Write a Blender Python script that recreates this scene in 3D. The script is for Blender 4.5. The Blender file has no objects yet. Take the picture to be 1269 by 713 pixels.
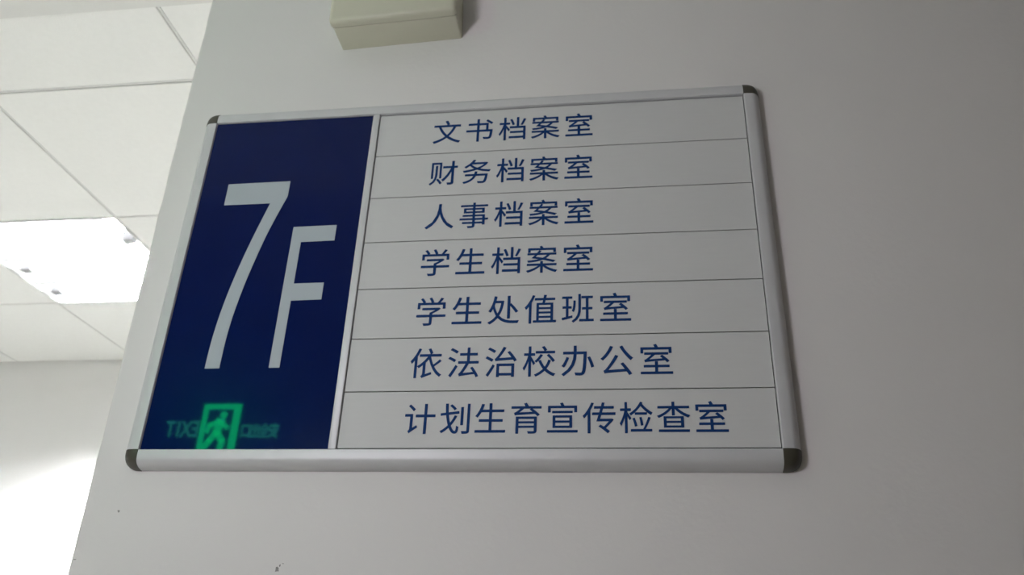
import bpy, bmesh, math, random
from mathutils import Vector, Matrix, noise

random.seed(7)
scene = bpy.context.scene
C = bpy.context.collection

# ------------------------------------------------------------------ camera
F_PX = 1036.25
cam_data = bpy.data.cameras.new('camera')
cam_data.sensor_fit = 'HORIZONTAL'
cam_data.sensor_width = 36.0
cam_data.lens = F_PX / 1269.0 * 36.0
cam_data.clip_start = 0.02
cam_data.dof.use_dof = True
cam_data.dof.focus_distance = 0.92
cam_data.dof.aperture_fstop = 9.8
cam = bpy.data.objects.new('camera', cam_data)
C.objects.link(cam)
r_ = Vector((0.990608, 0.131889, 0.036083))
u_ = Vector((0.027153, -0.448374, 0.893434))
w_ = Vector((-0.134012, 0.884062, 0.447743))
cam.matrix_world = Matrix(((r_.x, u_.x, -w_.x, 0.0),
                           (r_.y, u_.y, -w_.y, -0.95),
                           (r_.z, u_.z, -w_.z, 1.45),
                           (0, 0, 0, 1)))
scene.camera = cam

# ------------------------------------------------------------------ world, exposure, key light levels
world = bpy.data.worlds.new('world')
scene.world = world
world.use_nodes = True
bg = world.node_tree.nodes['Background']
bg.inputs[0].default_value = (0.9, 0.95, 1.0, 1)
bg.inputs[1].default_value = 0.05
scene.view_settings.view_transform = 'Standard'
scene.view_settings.look = 'None'
scene.view_settings.exposure = 0.0
scene.view_settings.gamma = 1.0
scene.view_settings.use_curve_mapping = False
TUBE = 1400.0        # radiance of the fluorescent tubes in the louvred luminaire
NEAR = 32.5         # radiance of the added unseen globe lamp lighting the sign wall


# ------------------------------------------------------------------ materials
def mat(name, col, rough=0.6, metal=0.0, coat=0.0, coat_rough=0.03, emit=None, strength=0.0,
        var=0.0, vscale=8.0, bump=0.0, bscale=200.0, spec=0.5, stretch=None, rough_var=0.0, tint=(1, 1, 1)):
    m = bpy.data.materials.new(name)
    m.use_nodes = True
    nt = m.node_tree
    b = nt.nodes['Principled BSDF']
    b.inputs['Base Color'].default_value = (*col, 1)
    b.inputs['Roughness'].default_value = rough
    b.inputs['Metallic'].default_value = metal
    b.inputs['Coat Weight'].default_value = coat
    b.inputs['Coat Roughness'].default_value = coat_rough
    b.inputs['Specular IOR Level'].default_value = spec
    b.inputs['Specular Tint'].default_value = (*tint, 1)
    if emit:
        b.inputs['Emission Color'].default_value = (*emit, 1)
        b.inputs['Emission Strength'].default_value = strength
    tc = nt.nodes.new('ShaderNodeTexCoord')
    src = tc.outputs['Object']
    if stretch:
        mp = nt.nodes.new('ShaderNodeMapping')
        mp.inputs['Scale'].default_value = stretch
        nt.links.new(src, mp.inputs['Vector'])
        src = mp.outputs['Vector']
    if var > 0:
        n = nt.nodes.new('ShaderNodeTexNoise')
        n.inputs['Scale'].default_value = vscale
        n.inputs['Detail'].default_value = 5
        nt.links.new(src, n.inputs['Vector'])
        rp = nt.nodes.new('ShaderNodeValToRGB')
        rp.color_ramp.elements[0].position = 0.3
        rp.color_ramp.elements[1].position = 0.7
        rp.color_ramp.elements[0].color = (*[c * (1 - var) for c in col], 1)
        rp.color_ramp.elements[1].color = (*[min(1, c * (1 + var)) for c in col], 1)
        nt.links.new(n.outputs['Fac'], rp.inputs['Fac'])
        nt.links.new(rp.outputs['Color'], b.inputs['Base Color'])
        if rough_var:
            mr = nt.nodes.new('ShaderNodeMapRange')
            mr.inputs['To Min'].default_value = rough - rough_var
            mr.inputs['To Max'].default_value = rough + rough_var
            nt.links.new(n.outputs['Fac'], mr.inputs['Value'])
            nt.links.new(mr.outputs['Result'], b.inputs['Roughness'])
    if bump > 0:
        n2 = nt.nodes.new('ShaderNodeTexNoise')
        n2.inputs['Scale'].default_value = bscale
        n2.inputs['Detail'].default_value = 4
        nt.links.new(src, n2.inputs['Vector'])
        bp = nt.nodes.new('ShaderNodeBump')
        bp.inputs['Strength'].default_value = bump
        bp.inputs['Distance'].default_value = 0.001
        nt.links.new(n2.outputs['Fac'], bp.inputs['Height'])
        nt.links.new(bp.outputs['Normal'], b.inputs['Normal'])
    return m


M = {
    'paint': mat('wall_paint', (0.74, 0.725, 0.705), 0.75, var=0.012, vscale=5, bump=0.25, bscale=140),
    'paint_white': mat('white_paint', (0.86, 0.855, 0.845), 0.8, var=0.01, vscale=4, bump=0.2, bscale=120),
    'paint_tan': mat('tan_paint', (0.12, 0.09, 0.05), 0.7, var=0.05, vscale=3),
    'soffit': mat('plaster_soffit', (0.72, 0.72, 0.70), 0.85, var=0.01, vscale=4, bump=0.2),
    'tile': mat('mineral_fibre_tile', (0.86, 0.865, 0.845), 0.9, var=0.012, vscale=60, bump=0.5, bscale=260),
    'bar': mat('grid_bar_white', (0.68, 0.68, 0.67), 0.5, var=0.01),
    'floor': mat('floor_tile', (0.36, 0.35, 0.32), 0.4, var=0.05, vscale=3),
    'grout': mat('grout', (0.2, 0.19, 0.17), 0.9, var=0.05),
    'void': mat('ceiling_void', (0.25, 0.25, 0.25), 0.9, var=0.05),
    'alu': mat('satin_aluminium', (0.60, 0.605, 0.61), 0.5, metal=0.2, var=0.02, vscale=30, bump=0.05, bscale=300),
    'cap': mat('olive_grey_plastic', (0.060, 0.056, 0.040), 0.45, var=0.04, vscale=40),
    'strip': mat('silver_strip', (0.60, 0.605, 0.595), 0.6, spec=0.3, var=0.012, vscale=25, stretch=(1, 1, 12)),
    'strip_text': mat('blue_ink', (0.003, 0.036, 0.15), 0.7, spec=0.2, var=0.05, vscale=50),
    'blue': mat('deep_blue_acrylic', (0.0016, 0.007, 0.065), 0.28, coat=0.19, coat_rough=0.035, spec=0.05, tint=(0.4, 0.68, 1.0), var=0.06, vscale=20),
    'blue_text': mat('pale_grey_vinyl', (0.40, 0.45, 0.48), 0.6, var=0.02, vscale=30),
    'backing': mat('dark_backing', (0.03, 0.03, 0.028), 0.7, var=0.05),
    'box': mat('cream_plastic', (0.56, 0.555, 0.435), 0.45, var=0.02, vscale=12, bump=0.08, bscale=400),
    'box_seam': mat('seam_dark_cream', (0.33, 0.33, 0.25), 0.7, var=0.03),  # darker cream for the joint between base and cover
    'scuff': mat('scuffed_plaster', (0.30, 0.29, 0.28), 0.9, var=0.2, vscale=300),
    'housing': mat('luminaire_white', (0.85, 0.85, 0.85), 0.4, var=0.01),
    'louvre': mat('louvre_aluminium', (0.82, 0.83, 0.84), 0.25, metal=0.7, var=0.01),
    'socket': mat('lamp_holder_grey', (0.30, 0.30, 0.31), 0.5, var=0.03),
    'tube': mat('fluorescent_tube', (0.9, 0.9, 0.9), 0.3, emit=(0.96, 0.985, 1.0), strength=TUBE),
    'opal': mat('added_lamp_opal', (0.9, 0.9, 0.9), 0.4, emit=(1.0, 0.930, 1.03), strength=NEAR),
    'black': mat('black_enamel', (0.008, 0.009, 0.010), 0.4, var=0.05),
    'green': mat('green_lit_legend', (0.0, 0.25, 0.1), 0.4, emit=(0.0, 1.0, 0.24), strength=29.0),
    'green_dim': mat('green_dim_legend', (0.0, 0.2, 0.15), 0.4, emit=(0.05, 0.9, 0.5), strength=13.0),
    'steel': mat('steel_rod', (0.5, 0.5, 0.5), 0.35, metal=1.0, var=0.02),
}


# ------------------------------------------------------------------ mesh helpers
def add_box(bm, x0, x1, y0, y1, z0, z1, bevel=0.0, seg=2):
    vs = [bm.verts.new((x, y, z)) for x in (x0, x1) for y in (y0, y1) for z in (z0, z1)]
    q = [(0, 1, 3, 2), (4, 6, 7, 5), (0, 4, 5, 1), (2, 3, 7, 6), (0, 2, 6, 4), (1, 5, 7, 3)]
    fs = [bm.faces.new([vs[i] for i in f]) for f in q]
    if bevel > 0:
        es = list({e for f in fs for e in f.edges})
        bmesh.ops.bevel(bm, geom=es, offset=bevel, segments=seg, affect='EDGES', profile=0.5)


def add_prism(bm, pts, y0, y1):
    """polygon in X,Z extruded between y0 (front) and y1 (back)"""
    a = [bm.verts.new((x, y0, z)) for x, z in pts]
    b = [bm.verts.new((x, y1, z)) for x, z in pts]
    bm.faces.new(a)
    bm.faces.new(b[::-1])
    n = len(pts)
    for i in range(n):
        bm.faces.new((a[i], b[i], b[(i + 1) % n], a[(i + 1) % n]))


def add_tube(bm, p0, p1, rad, n=16):
    p0, p1 = Vector(p0), Vector(p1)
    d = (p1 - p0).normalized()
    s = d.orthogonal().normalized()
    t = d.cross(s)
    r0, r1 = [], []
    for i in range(n):
        a = 2 * math.pi * i / n
        o = (s * math.cos(a) + t * math.sin(a)) * rad
        r0.append(bm.verts.new(p0 + o))
        r1.append(bm.verts.new(p1 + o))
    for i in range(n):
        j = (i + 1) % n
        bm.faces.new((r0[i], r0[j], r1[j], r1[i]))
    bm.faces.new(r0[::-1])
    bm.faces.new(r1)


def obj(name, bm, m, parent=None, smooth=False):
    bmesh.ops.recalc_face_normals(bm, faces=bm.faces)
    me = bpy.data.meshes.new(name)
    bm.to_mesh(me)
    bm.free()
    me.materials.append(m)
    if smooth:
        me.shade_smooth()
        me.set_sharp_from_angle(angle=math.radians(40))
    o = bpy.data.objects.new(name, me)
    C.objects.link(o)
    if parent is not None:
        o.parent = parent
        o.matrix_parent_inverse = parent.matrix_basis.inverted()
    return o


def box(name, m, parent, x0, x1, y0, y1, z0, z1, bevel=0.0, seg=2, smooth=False):
    bm = bmesh.new()
    add_box(bm, x0, x1, y0, y1, z0, z1, bevel, seg)
    return obj(name, bm, m, parent, smooth)


def struct(name, bm, m, smooth=False):
    o = obj(name, bm, m, None, smooth)
    o['kind'] = 'structure'
    return o


def struct_box(name, m, *d):
    bm = bmesh.new()
    add_box(bm, *d)
    return struct(name, bm, m)


def thing(name, label, cat, loc, group=None):
    o = bpy.data.objects.new(name, None)
    o.empty_display_size = 0.05
    C.objects.link(o)
    o.location = loc
    o['label'] = label
    o['category'] = cat
    if group:
        o['group'] = group
    return o


def text_mesh(chars, size, thick, bold=0.0):
    """chars: list of (character, centre x, baseline z); returns a bmesh lying in X,Z with front towards -Y"""
    out = bmesh.new()
    for ch, cx, bz in chars:
        cu = bpy.data.curves.new('glyph', 'FONT')
        cu.body = ch
        cu.size = size
        cu.extrude = thick
        cu.resolution_u = 4
        cu.offset = bold
        o = bpy.data.objects.new('glyph', cu)
        C.objects.link(o)
        bpy.context.view_layer.update()
        me = bpy.data.meshes.new_from_object(o.evaluated_get(bpy.context.evaluated_depsgraph_get()))
        xs = [v.co.x for v in me.vertices]
        mid = (min(xs) + max(xs)) / 2
        me.transform(Matrix.Translation((cx - mid, 0, bz)) @ Matrix.Rotation(math.pi / 2, 4, 'X'))
        out.from_mesh(me)
        bpy.data.objects.remove(o)
        bpy.data.curves.remove(cu)
        bpy.data.meshes.remove(me)
    return out


# ------------------------------------------------------------------ room shell
CEIL = 2.796        # grid ceiling
SOF = 2.786         # plain plaster band over the wall
WY = 0.017          # painted face of the wall that carries the sign
XL, XR = -4.6, 1.6
YB, YF = 2.335, -4.05

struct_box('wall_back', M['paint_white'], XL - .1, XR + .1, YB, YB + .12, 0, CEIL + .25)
struct_box('wall_left', M['paint_white'], XL - .1, XL, YF, YB, 0, CEIL + .25)
struct_box('wall_right', M['paint_tan'], XR, XR + .1, YF, YB, 0, CEIL + .25)
struct_box('wall_rear', M['paint_tan'], XL - .1, XR + .1, YF - .12, YF, 0, CEIL + .25)

# the wall with the sign: its left end is a slightly uneven rounded plaster arris
bm = bmesh.new()
rows = []
NZ = 280
for i in range(NZ + 1):
    z = SOF * i / NZ
    x0 = -0.6752 - 0.0108 * (z - 1.86)
    j = 0.0011 * noise.noise(Vector((0, 0, z * 22))) + 0.0006 * noise.noise(Vector((3, 0, z * 75)))
    prof = [(x0, 0.27), (x0, 0.060), (x0 + j * .6, 0.026), (x0 + j + .0006, 0.0215), (x0 + j + .0025, 0.0185),
            (x0 + j * .5 + .0065, WY), (-0.5, WY), (0.5, WY), (XR, WY), (XR, 0.27)]
    rows.append([bm.verts.new((x, y, z)) for x, y in prof])
n = len(rows[0])
for a, b in zip(rows, rows[1:]):
    for i in range(n):
        k = (i + 1) % n
        bm.faces.new((a[i], a[k], b[k], b[i]))
bm.faces.new(rows[0])
bm.faces.new(rows[-1])
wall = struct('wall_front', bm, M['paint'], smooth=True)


def blob(cx, cz, rx, rz, seed, n=11):
    bm = bmesh.new()
    rnd = random.Random(seed)
    pts = []
    for i in range(n):
        a = 2 * math.pi * i / n
        k = rnd.uniform(0.55, 1.15)
        pts.append((cx + math.cos(a) * rx * k, cz + math.sin(a) * rz * k))
    add_prism(bm, pts, WY - 0.00025, WY + 0.0005)
    return bm


for args in ((-0.4085, 1.5820, .0028, .0034, 3), (-0.4055, 1.5865, .0010, .0018, 4), (-0.4020, 1.5885, .0016, .0005, 9),
             (-0.6234, 1.6466, .0016, .0014, 5), (-0.6650, 1.5890, .0020, .0007, 6)):
    obj('scuff_mark', blob(*args), M['scuff'], wall)

# soffit band over the wall
struct_box('trim_1', M['soffit'], XL, XR, -0.45, 0.286, SOF, CEIL + .25)

# floor
FX, FY, FS = -4.6, -4.05, 0.8
bm = bmesh.new()
add_box(bm, XL, XR, YF, YB, -0.05, -0.004)
floor = struct('floor', bm, M['grout'])
tile_me = {}


def tile_obj(name, m, parent, x0, x1, y0, y1, z0, z1, bev):
    key = (name, round(x1 - x0, 3), round(y1 - y0, 3))
    if key not in tile_me:
        bm = bmesh.new()
        add_box(bm, 0, x1 - x0, 0, y1 - y0, 0, z1 - z0, bev, 1)
        me = bpy.data.meshes.new(name)
        bm.to_mesh(me)
        bm.free()
        me.materials.append(m)
        tile_me[key] = me
    o = bpy.data.objects.new(name, tile_me[key])
    o.location = (x0, y0, z0)
    o.parent = parent
    C.objects.link(o)
    return o


yy = FY
while yy < YB - .02:
    xx = FX
    while xx < XR - .02:
        x1, y1 = min(xx + FS, XR), min(yy + FS, YB)
        if not (-0.7 < xx and yy < 0.27 and y1 > 0.017):
            tile_obj('floor_tile', M['floor'], floor, xx + .001, x1 - .001, yy + .001, y1 - .001, -.004, 0.0, 0.0006)
        xx += FS
    yy += FS

# ceiling: dark void slab, white T bars in a shallow groove, lay-in tiles
bm = bmesh.new()
add_box(bm, XL, XR, YF, YB, CEIL + .20, CEIL + .25)
ceiling = struct('ceiling', bm, M['void'])


def grid_zone(xoff, ya, yb, ylines, skip):
    """tiles between the lines; bars along the lines; skip = cells that hold a luminaire"""
    xs = [xoff + .6 * k for k in range(-12, 12)]
    xs = [x for x in xs if XL + .03 < x < XR - .03]
    ex = [XL] + xs + [XR]
    ey = [ya] + [y for y in ylines if ya + .02 < y < yb - .02] + [yb]
    for a, b in zip(ex, ex[1:]):
        for c, d in zip(ey, ey[1:]):
            if any(abs(a - s[0]) < .02 and abs(c - s[1]) < .02 for s in skip):
                continue
            g = 0.0052
            tile_obj('ceiling_tile', M['tile'], ceiling, a + g, b - g, c + g, d - g, CEIL, CEIL + .015, 0.0012)
    bm = bmesh.new()
    for x in xs:
        add_box(bm, x - .0028, x + .0028, ya, yb, CEIL + .0022, CEIL + .03)
        add_box(bm, x - .012, x + .012, ya, yb, CEIL + .0165, CEIL + .0175)
    for y in ey[1:-1]:
        for a, b in zip(ex, ex[1:]):
            add_box(bm, a + .003, b - .003, y - .0028, y + .0028, CEIL + .0022, CEIL + .03)
            add_box(bm, a + .012, b - .012, y - .012, y + .012, CEIL + .0165, CEIL + .0175)
    obj('grid_bars', bm, M['bar'], ceiling)


grid_zone(-1.001, 0.286, YB, [0.535, 1.135, 1.735], [(-2.201, 1.135), (-0.401 - 3.6, 1.135), (0.199, 1.135)])
grid_zone(-0.77, YF, -0.45, [-1.05, -1.65, -2.25, -2.85, -3.45], [])


# ------------------------------------------------------------------ luminaires
def louvred_luminaire(cx, cy, label):
    t = thing('ceiling_luminaire', label, 'ceiling light', (cx, cy, CEIL), 'louvred ceiling lights beyond the wall end')
    h = 0.293
    bm = bmesh.new()                       # pressed steel body, open below
    add_box(bm, cx - h, cx + h, cy - h, cy + h, CEIL + .088, CEIL + .092)
    for s in (-1, 1):
        add_box(bm, cx + s * h - .0015, cx + s * h + .0015, cy - h, cy + h, CEIL - .001, CEIL + .088)
        add_box(bm, cx - h, cx + h, cy + s * h - .0015, cy + s * h + .0015, CEIL - .001, CEIL + .088)
    obj('housing', bm, M['housing'], t)
    ty = [cy - .135, cy + .045, cy + .225]
    for y in ty:
        bm = bmesh.new()
        add_tube(bm, (cx - .232, y, CEIL + .058), (cx + .232, y, CEIL + .058), .0125, 20)
        obj('fluorescent_tube', bm, M['tube'], t, True)
        for s in (-1, 1):
            bm = bmesh.new()
            x = cx + s * .250
            add_box(bm, x - .020, x + .020, y - .018, y + .018, CEIL + .004, CEIL + .080, .004, 2)
            obj('lamp_holder', bm, M['socket'], t, True)
    for y in (cy - .045, cy + .135):       # V reflectors running between the tubes
        bm = bmesh.new()
        pts = [(y - .010, CEIL + .002), (y + .010, CEIL + .002), (y + .003, CEIL + .045), (y - .003, CEIL + .045)]
        a = [bm.verts.new((cx - .286, p, q)) for p, q in pts]
        b = [bm.verts.new((cx + .286, p, q)) for p, q in pts]
        bm.faces.new(a)
        bm.faces.new(b[::-1])
        for i in range(4):
            bm.faces.new((a[i], b[i], b[(i + 1) % 4], a[(i + 1) % 4]))
        obj('reflector', bm, M['louvre'], t)
    for k in range(9):                     # cross blades
        x = cx - .200 + .050 * k
        bm = bmesh.new()
        for ya, yb in ((cy - h + .002, cy - .056), (cy - .034, cy + .124), (cy + .146, cy + h - .002)):
            add_box(bm, x - .0012, x + .0012, ya, yb, CEIL + .003, CEIL + .040)
        obj('louvre_blade', bm, M['louvre'], t)
    return t


louvred_luminaire(-1.901, 1.435, 'square louvred fluorescent ceiling light glowing white beyond the wall end, left edge of the photo')
l2 = louvred_luminaire(-3.701, 1.435, 'added square louvred ceiling light further left, unseen')  # added out of view to brighten the corridor ceiling
l3 = louvred_luminaire(0.499, 1.435, 'added square louvred ceiling light, unseen behind the wall with the sign')  # unseen extra luminaire, added for more light in the corridor
for t in (l2, l3):
    del t['group']
del bpy.data.objects['ceiling_luminaire']['group']

GX, GY, GZ, GR = -0.62, -1.04, 1.82, 0.12  # globe lamp on a pole, added out of view as the wall's key light
t = thing('added_lamp', 'added globe lamp on a slim pole, unseen key light for the sign wall', 'added lamp', (GX, GY, 0))
bm = bmesh.new()
bmesh.ops.create_uvsphere(bm, u_segments=32, v_segments=20, radius=GR, matrix=Matrix.Translation((GX, GY, GZ)))
obj('globe', bm, M['opal'], t, True)
bm = bmesh.new()
add_tube(bm, (GX, GY, GZ - GR - .035), (GX, GY, GZ - GR + .002), .024, 24)
obj('lamp_holder', bm, M['housing'], t, True)
bm = bmesh.new()
add_tube(bm, (GX, GY, .018), (GX, GY, GZ - GR - .03), .009, 16)
obj('pole', bm, M['steel'], t, True)
bm = bmesh.new()
add_tube(bm, (GX, GY, 0.0), (GX, GY, .020), .13, 40)
obj('base', bm, M['steel'], t, True)

# ------------------------------------------------------------------ the directory sign
SX0, SX1, SZ0, SZ1 = -0.6045, 0.1701, 1.7188, 2.2220
DV0, DV1 = -0.3602, -0.3504
sign = thing('directory_sign', 'wall-mounted floor directory sign with blue 7F panel and seven silver name strips',
             'sign', ((SX0 + SX1) / 2, WY, SZ0))
box('back_plate', M['backing'], sign, SX0 - .004, SX1 + .004, .0045, WY - .0004, SZ0 - .004, SZ1 + .004)

RW = 0.0225                                 # visible face width of the rails


def rail_profile():
    p = [(0.0, 0.0040), (0.0, -0.0022), (0.0006, -0.0030), (0.0050, -0.0033), (0.0105, -0.0027)]
    for k in range(1, 11):
        a = math.pi / 2 * k / 10
        p.append((0.0105 + (RW - .0105) * math.sin(a), -0.0027 + (WY - 0.0004 + .0027) * (1 - math.cos(a))))
    p.append((0.0, WY - .0004))
    return p


def rail(name_, axis, side):
    """axis 'x': runs along X at top/bottom; 'z': runs along Z at left/right"""
    bm = bmesh.new()
    prof = rail_profile()
    ends = (SX0 + .0003, SX1 - .0003) if axis == 'x' else (SZ0 + .0003, SZ1 - .0003)
    ring = []
    for e in ends:
        if axis == 'x':
            base = SZ1 if side > 0 else SZ0
            ring.append([bm.verts.new((e, y, base + side * s)) for s, y in prof])
        else:
            base = SX1 if side > 0 else SX0
            ring.append([bm.verts.new((base + side * s, y, e)) for s, y in prof])
    n = len(prof)
    for i in range(n):
        j = (i + 1) % n
        bm.faces.new((ring[0][i], ring[0][j], ring[1][j], ring[1][i]))
    bm.faces.new(ring[0])
    bm.faces.new(ring[1])
    return obj(name_, bm, M['alu'], sign, True)


rail('frame_rail', 'x', 1)
rail('frame_rail', 'x', -1)
rail('frame_rail', 'z', 1)
rail('frame_rail', 'z', -1)
for sx in (-1, 1):                          # rounded plastic corner caps
    for sz in (-1, 1):
        bm = bmesh.new()
        cx = SX1 if sx > 0 else SX0
        cz = SZ1 if sz > 0 else SZ0
        prof = [(s * 1.015, y - .0003) for s, y in rail_profile()[1:-1]]
        NA = 12
        cols = []
        apex = bm.verts.new((cx, prof[0][1], cz))
        for k in range(NA + 1):
            a = math.pi / 2 * k / NA
            # squarish corner: superellipse outline
            ca, sa = math.cos(a), math.sin(a)
            sup = (ca ** 2.8 + sa ** 2.8) ** (-1 / 2.8)
            cols.append([bm.verts.new((cx + sx * s * ca * sup, y, cz + sz * s * sa * sup)) for s, y in prof[1:]])
        for a, b in zip(cols, cols[1:]):
            bm.faces.new((apex, a[0], b[0]))
            for i in range(len(a) - 1):
                bm.faces.new((a[i], a[i + 1], b[i + 1], b[i]))
        # close sides and back
        back = bm.verts.new((cx, WY - .0004, cz))
        bm.faces.new([apex] + cols[0] + [back])
        bm.faces.new([apex] + cols[-1] + [back])
        for a, b in zip(cols, cols[1:]):
            bm.faces.new((a[-1], b[-1], back))
        cap = obj('corner_cap', bm, M['cap'], sign, True)
        cap['label'] = 'dark olive plastic corner cap'

# divider between blue panel and strips
d = box('divider_bar', M['alu'], sign, DV0, DV1, -0.0022, .0045, SZ0 + .0002, SZ1 - .0002, .0008, 2, True)

# blue panel
bp = box('blue_panel', M['blue'], sign, SX0 + .0008, DV0 - .0006, 0.0, .0045, SZ0 + .0006, SZ1 - .0010)
bp['label'] = 'glossy deep blue panel with white 7F'


def curve_pts(ctrl, n=6):
    """Catmull-Rom through the control points"""
    out = []
    c = [ctrl[0]] + list(ctrl) + [ctrl[-1]]
    for i in range(1, len(c) - 2):
        p0, p1, p2, p3 = [Vector(q) for q in c[i - 1:i + 3]]
        for k in range(n):
            t = k / n
            v = 0.5 * ((2 * p1) + (-p0 + p2) * t + (2 * p0 - 5 * p1 + 4 * p2 - p3) * t * t + (-p0 + 3 * p1 - 3 * p2 + p3) * t ** 3)
            out.append((v.x, v.y))
    out.append(tuple(ctrl[-1]))
    return out


right = curve_pts([(-.4712, 2.0862), (-.4835, 2.0500), (-.4945, 2.0125), (-.5077, 1.9560), (-.5158, 1.9090), (-.5200, 1.8690), (-.5212, 1.8258)])
left = curve_pts([(-.5412, 1.8258), (-.5396, 1.8665), (-.5350, 1.9090), (-.5265, 1.9570), (-.5132, 2.0132), (-.4955, 2.0755)])
bm = bmesh.new()
add_prism(bm, [(-.5648, 2.1110), (-.4712, 2.1118)] + right + left + [(-.5648, 2.0754)], -0.0003, 0.0004)
bmesh.ops.triangulate(bm, faces=[f for f in bm.faces if len(f.verts) > 4])
obj('numeral', bm, M['blue_text'], bp)
bm = bmesh.new()
for q in ([(-.4542, 2.0346), (-.3920, 2.0352), (-.3920, 2.0108), (-.4542, 2.0098)],
          [(-.4542, 2.0098), (-.4398, 2.01005), (-.4398, 1.8256), (-.4542, 1.8256)],
          [(-.4398, 1.9460), (-.3978, 1.9462), (-.3978, 1.9212), (-.4398, 1.9205)]):
    add_prism(bm, q, -0.0003, 0.0004)
obj('letter', bm, M['blue_text'], bp)

# name strips
ROWS = [('文书档案室', -.2474, .0473, 2.1857),
        ('财务档案室', -.2474, .0471, 2.1147),
        ('人事档案室', -.2474, .0473, 2.0436),
        ('学生档案室', -.2480, .0472, 1.9722),
        ('学生处值班室', -.2478, .0470, 1.9005),
        ('依法治校办公室', -.2484, .0472, 1.8298),
        ('计划生育宣传检查室', -.2500, .0431, 1.7575)]
EDGE = [2.2206, 2.1480, 2.0766, 2.0055, 1.9345, 1.8634, 1.7920, 1.7202]
for i, (s, cx, pitch, cz) in enumerate(ROWS):
    st = box('name_strip', M['strip'], sign, DV1 + .0012, SX1 - .0012, 0.0006, .0045, EDGE[i + 1] + .0006, EDGE[i] - .0006, .0003, 1)
    size = 0.0428 if i < 6 else 0.0408
    bz = cz - 0.399 * size
    bm = bmesh.new()
    for d, y in ((-.00018, 0.0), (.00018, -.00006)):   # two offset layers of ink make the heavier stroke
        b2 = text_mesh([(ch, cx + pitch * k + d, bz + d * .8) for k, ch in enumerate(s)], size, 0.00025)
        bmesh.ops.translate(b2, verts=b2.verts, vec=(0, y, 0))
        tmp = bpy.data.meshes.new('tmp')
        b2.to_mesh(tmp)
        b2.free()
        bm.from_mesh(tmp)
        bpy.data.meshes.remove(tmp)
    bmesh.ops.translate(bm, verts=bm.verts, vec=(0, 0.0004, 0))
    obj('lettering', bm, M['strip_text'], st)

# ------------------------------------------------------------------ cream box above the sign
bx = thing('wall_box', 'cream plastic box fixed to the wall above the sign, cut by the top edge', 'box', (-0.337, WY, 2.373))
bx.rotation_euler = (0, 0, 0)
tilt = Matrix.Translation((-0.337, 0, 2.373)) @ Matrix.Rotation(-math.radians(2.4), 4, 'Y') @ Matrix.Translation((0.337, 0, -2.373))


def tilted(name, m, dims, bev, seg, shear=0.0):
    bm = bmesh.new()
    add_box(bm, *dims)
    if bev:                                 # the rim on the wall side stays sharp
        es = [e for e in bm.edges if not all(abs(v.co.y - dims[3]) < 1e-5 for v in e.verts)]
        bmesh.ops.bevel(bm, geom=es, offset=bev, segments=seg, affect='EDGES', profile=0.5)
    bmesh.ops.transform(bm, matrix=tilt, verts=bm.verts)
    return obj(name, bm, m, bx, True)


tilted('base', M['box'], (-.4330, -.2405, -.0318, WY - .0003, 2.3730, 2.490), .0030, 3)
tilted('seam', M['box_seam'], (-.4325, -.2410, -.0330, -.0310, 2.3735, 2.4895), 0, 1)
tilted('cover', M['box'], (-.4365, -.2385, -.0470, -.0328, 2.3722, 2.4915), .0085, 5)

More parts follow.
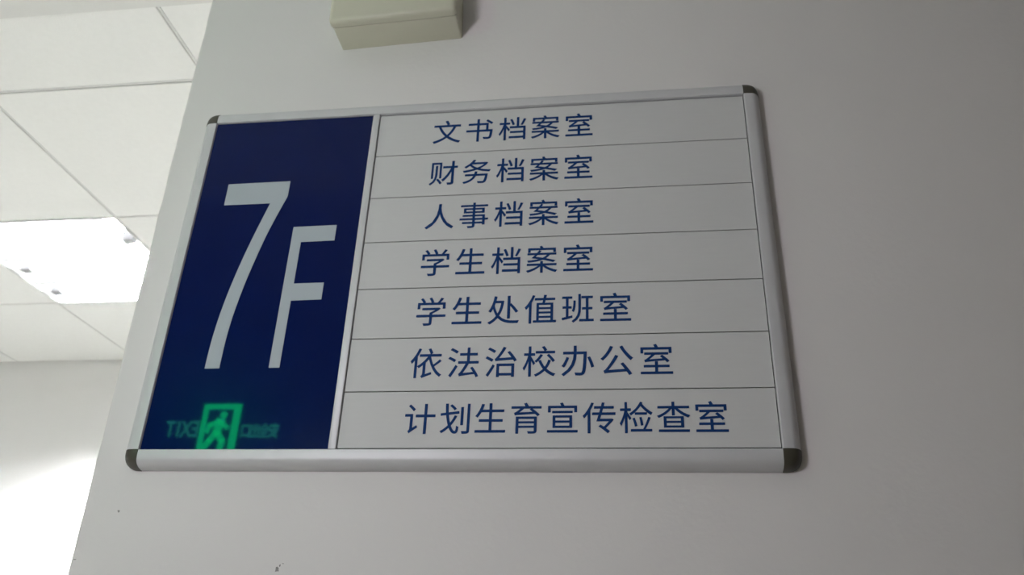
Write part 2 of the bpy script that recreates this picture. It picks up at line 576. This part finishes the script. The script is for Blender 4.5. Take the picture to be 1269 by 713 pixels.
# ------------------------------------------------------------------ exit sign on the near side, seen mirrored in the blue panel
EY = -1.1
ex0, ex1, ez0, ez1 = -1.285, -.895, 1.998, 2.176
es = thing('exit_sign', 'hanging exit sign, black with green running figure, seen mirrored in the blue panel', 'sign',
           ((ex0 + ex1) / 2, EY, ez1 + .02))
box('housing', M['black'], es, ex0, ex1, EY - .03, EY, ez0, ez1, .004, 2, True)
for x in (ex0 + .06, ex1 - .06):
    bm = bmesh.new()
    add_tube(bm, (x, EY - .015, ez1 - .002), (x, EY - .015, CEIL + .001), .005, 12)
    obj('hanging_rod', bm, M['steel'], es, True)
ix0, ix1, iz0, iz1 = -1.143, -1.036, 2.020, 2.156
bm = bmesh.new()
fw = .014
for a, b, c, d in ((ix0, ix0 + fw, iz0, iz1), (ix1 - .020, ix1, iz0, iz1), (ix0 + fw, ix1 - .020, iz1 - fw, iz1)):
    add_box(bm, a, b, EY - .001, EY + .002, c, d)
obj('door_frame_symbol', bm, M['green'], es)


def limb(bm, pts, w):
    for (x0, z0), (x1, z1) in zip(pts, pts[1:]):
        d = Vector((x1 - x0, z1 - z0)).normalized()
        n_ = Vector((-d.y, d.x)) * w / 2
        e = d * w * .25
        add_prism(bm, [(x0 + n_.x - e.x, z0 + n_.y - e.y), (x0 - n_.x - e.x, z0 - n_.y - e.y),
                       (x1 - n_.x + e.x, z1 - n_.y + e.y), (x1 + n_.x + e.x, z1 + n_.y + e.y)], EY + .0005, EY + .0018)


bm = bmesh.new()
mx, mz = (ix0 + ix1) / 2 - .003, 2.08
add_prism(bm, [(mx + .010 + .010 * math.cos(a * math.pi / 8), mz + .046 + .010 * math.sin(a * math.pi / 8)) for a in range(16)],
          EY + .0005, EY + .0018)
limb(bm, [(mx + .003, mz + .030), (mx - .002, mz - .004)], .024)
limb(bm, [(mx + .002, mz + .028), (mx - .024, mz + .018), (mx - .030, mz - .002)], .013)
limb(bm, [(mx + .006, mz + .026), (mx + .026, mz + .010)], .013)
limb(bm, [(mx - .004, mz - .004), (mx - .018, mz - .026), (mx - .036, mz - .052)], .017)
limb(bm, [(mx + .000, mz - .004), (mx + .018, mz - .026), (mx + .014, mz - .058)], .017)
obj('running_figure', bm, M['green'], es)


def back_text(chars, size, z):
    bm = text_mesh([(c, -x, 0.0) for c, x in chars], size, .0006, .0006)
    bmesh.ops.scale(bm, verts=bm.verts, vec=(1, 1, 1.4))
    bmesh.ops.rotate(bm, verts=bm.verts, cent=(0, 0, 0), matrix=Matrix.Rotation(math.pi, 3, 'Z'))
    bmesh.ops.translate(bm, verts=bm.verts, vec=(0, EY + .0008, z))
    return obj('legend', bm, M['green_dim'], es)


back_text([('安', -.935), ('全', -.961), ('出', -.987), ('口', -1.013)], .030, 2.066)
back_text([('E', -1.158), ('X', -1.183), ('I', -1.206), ('T', -1.229)], .044, 2.066)
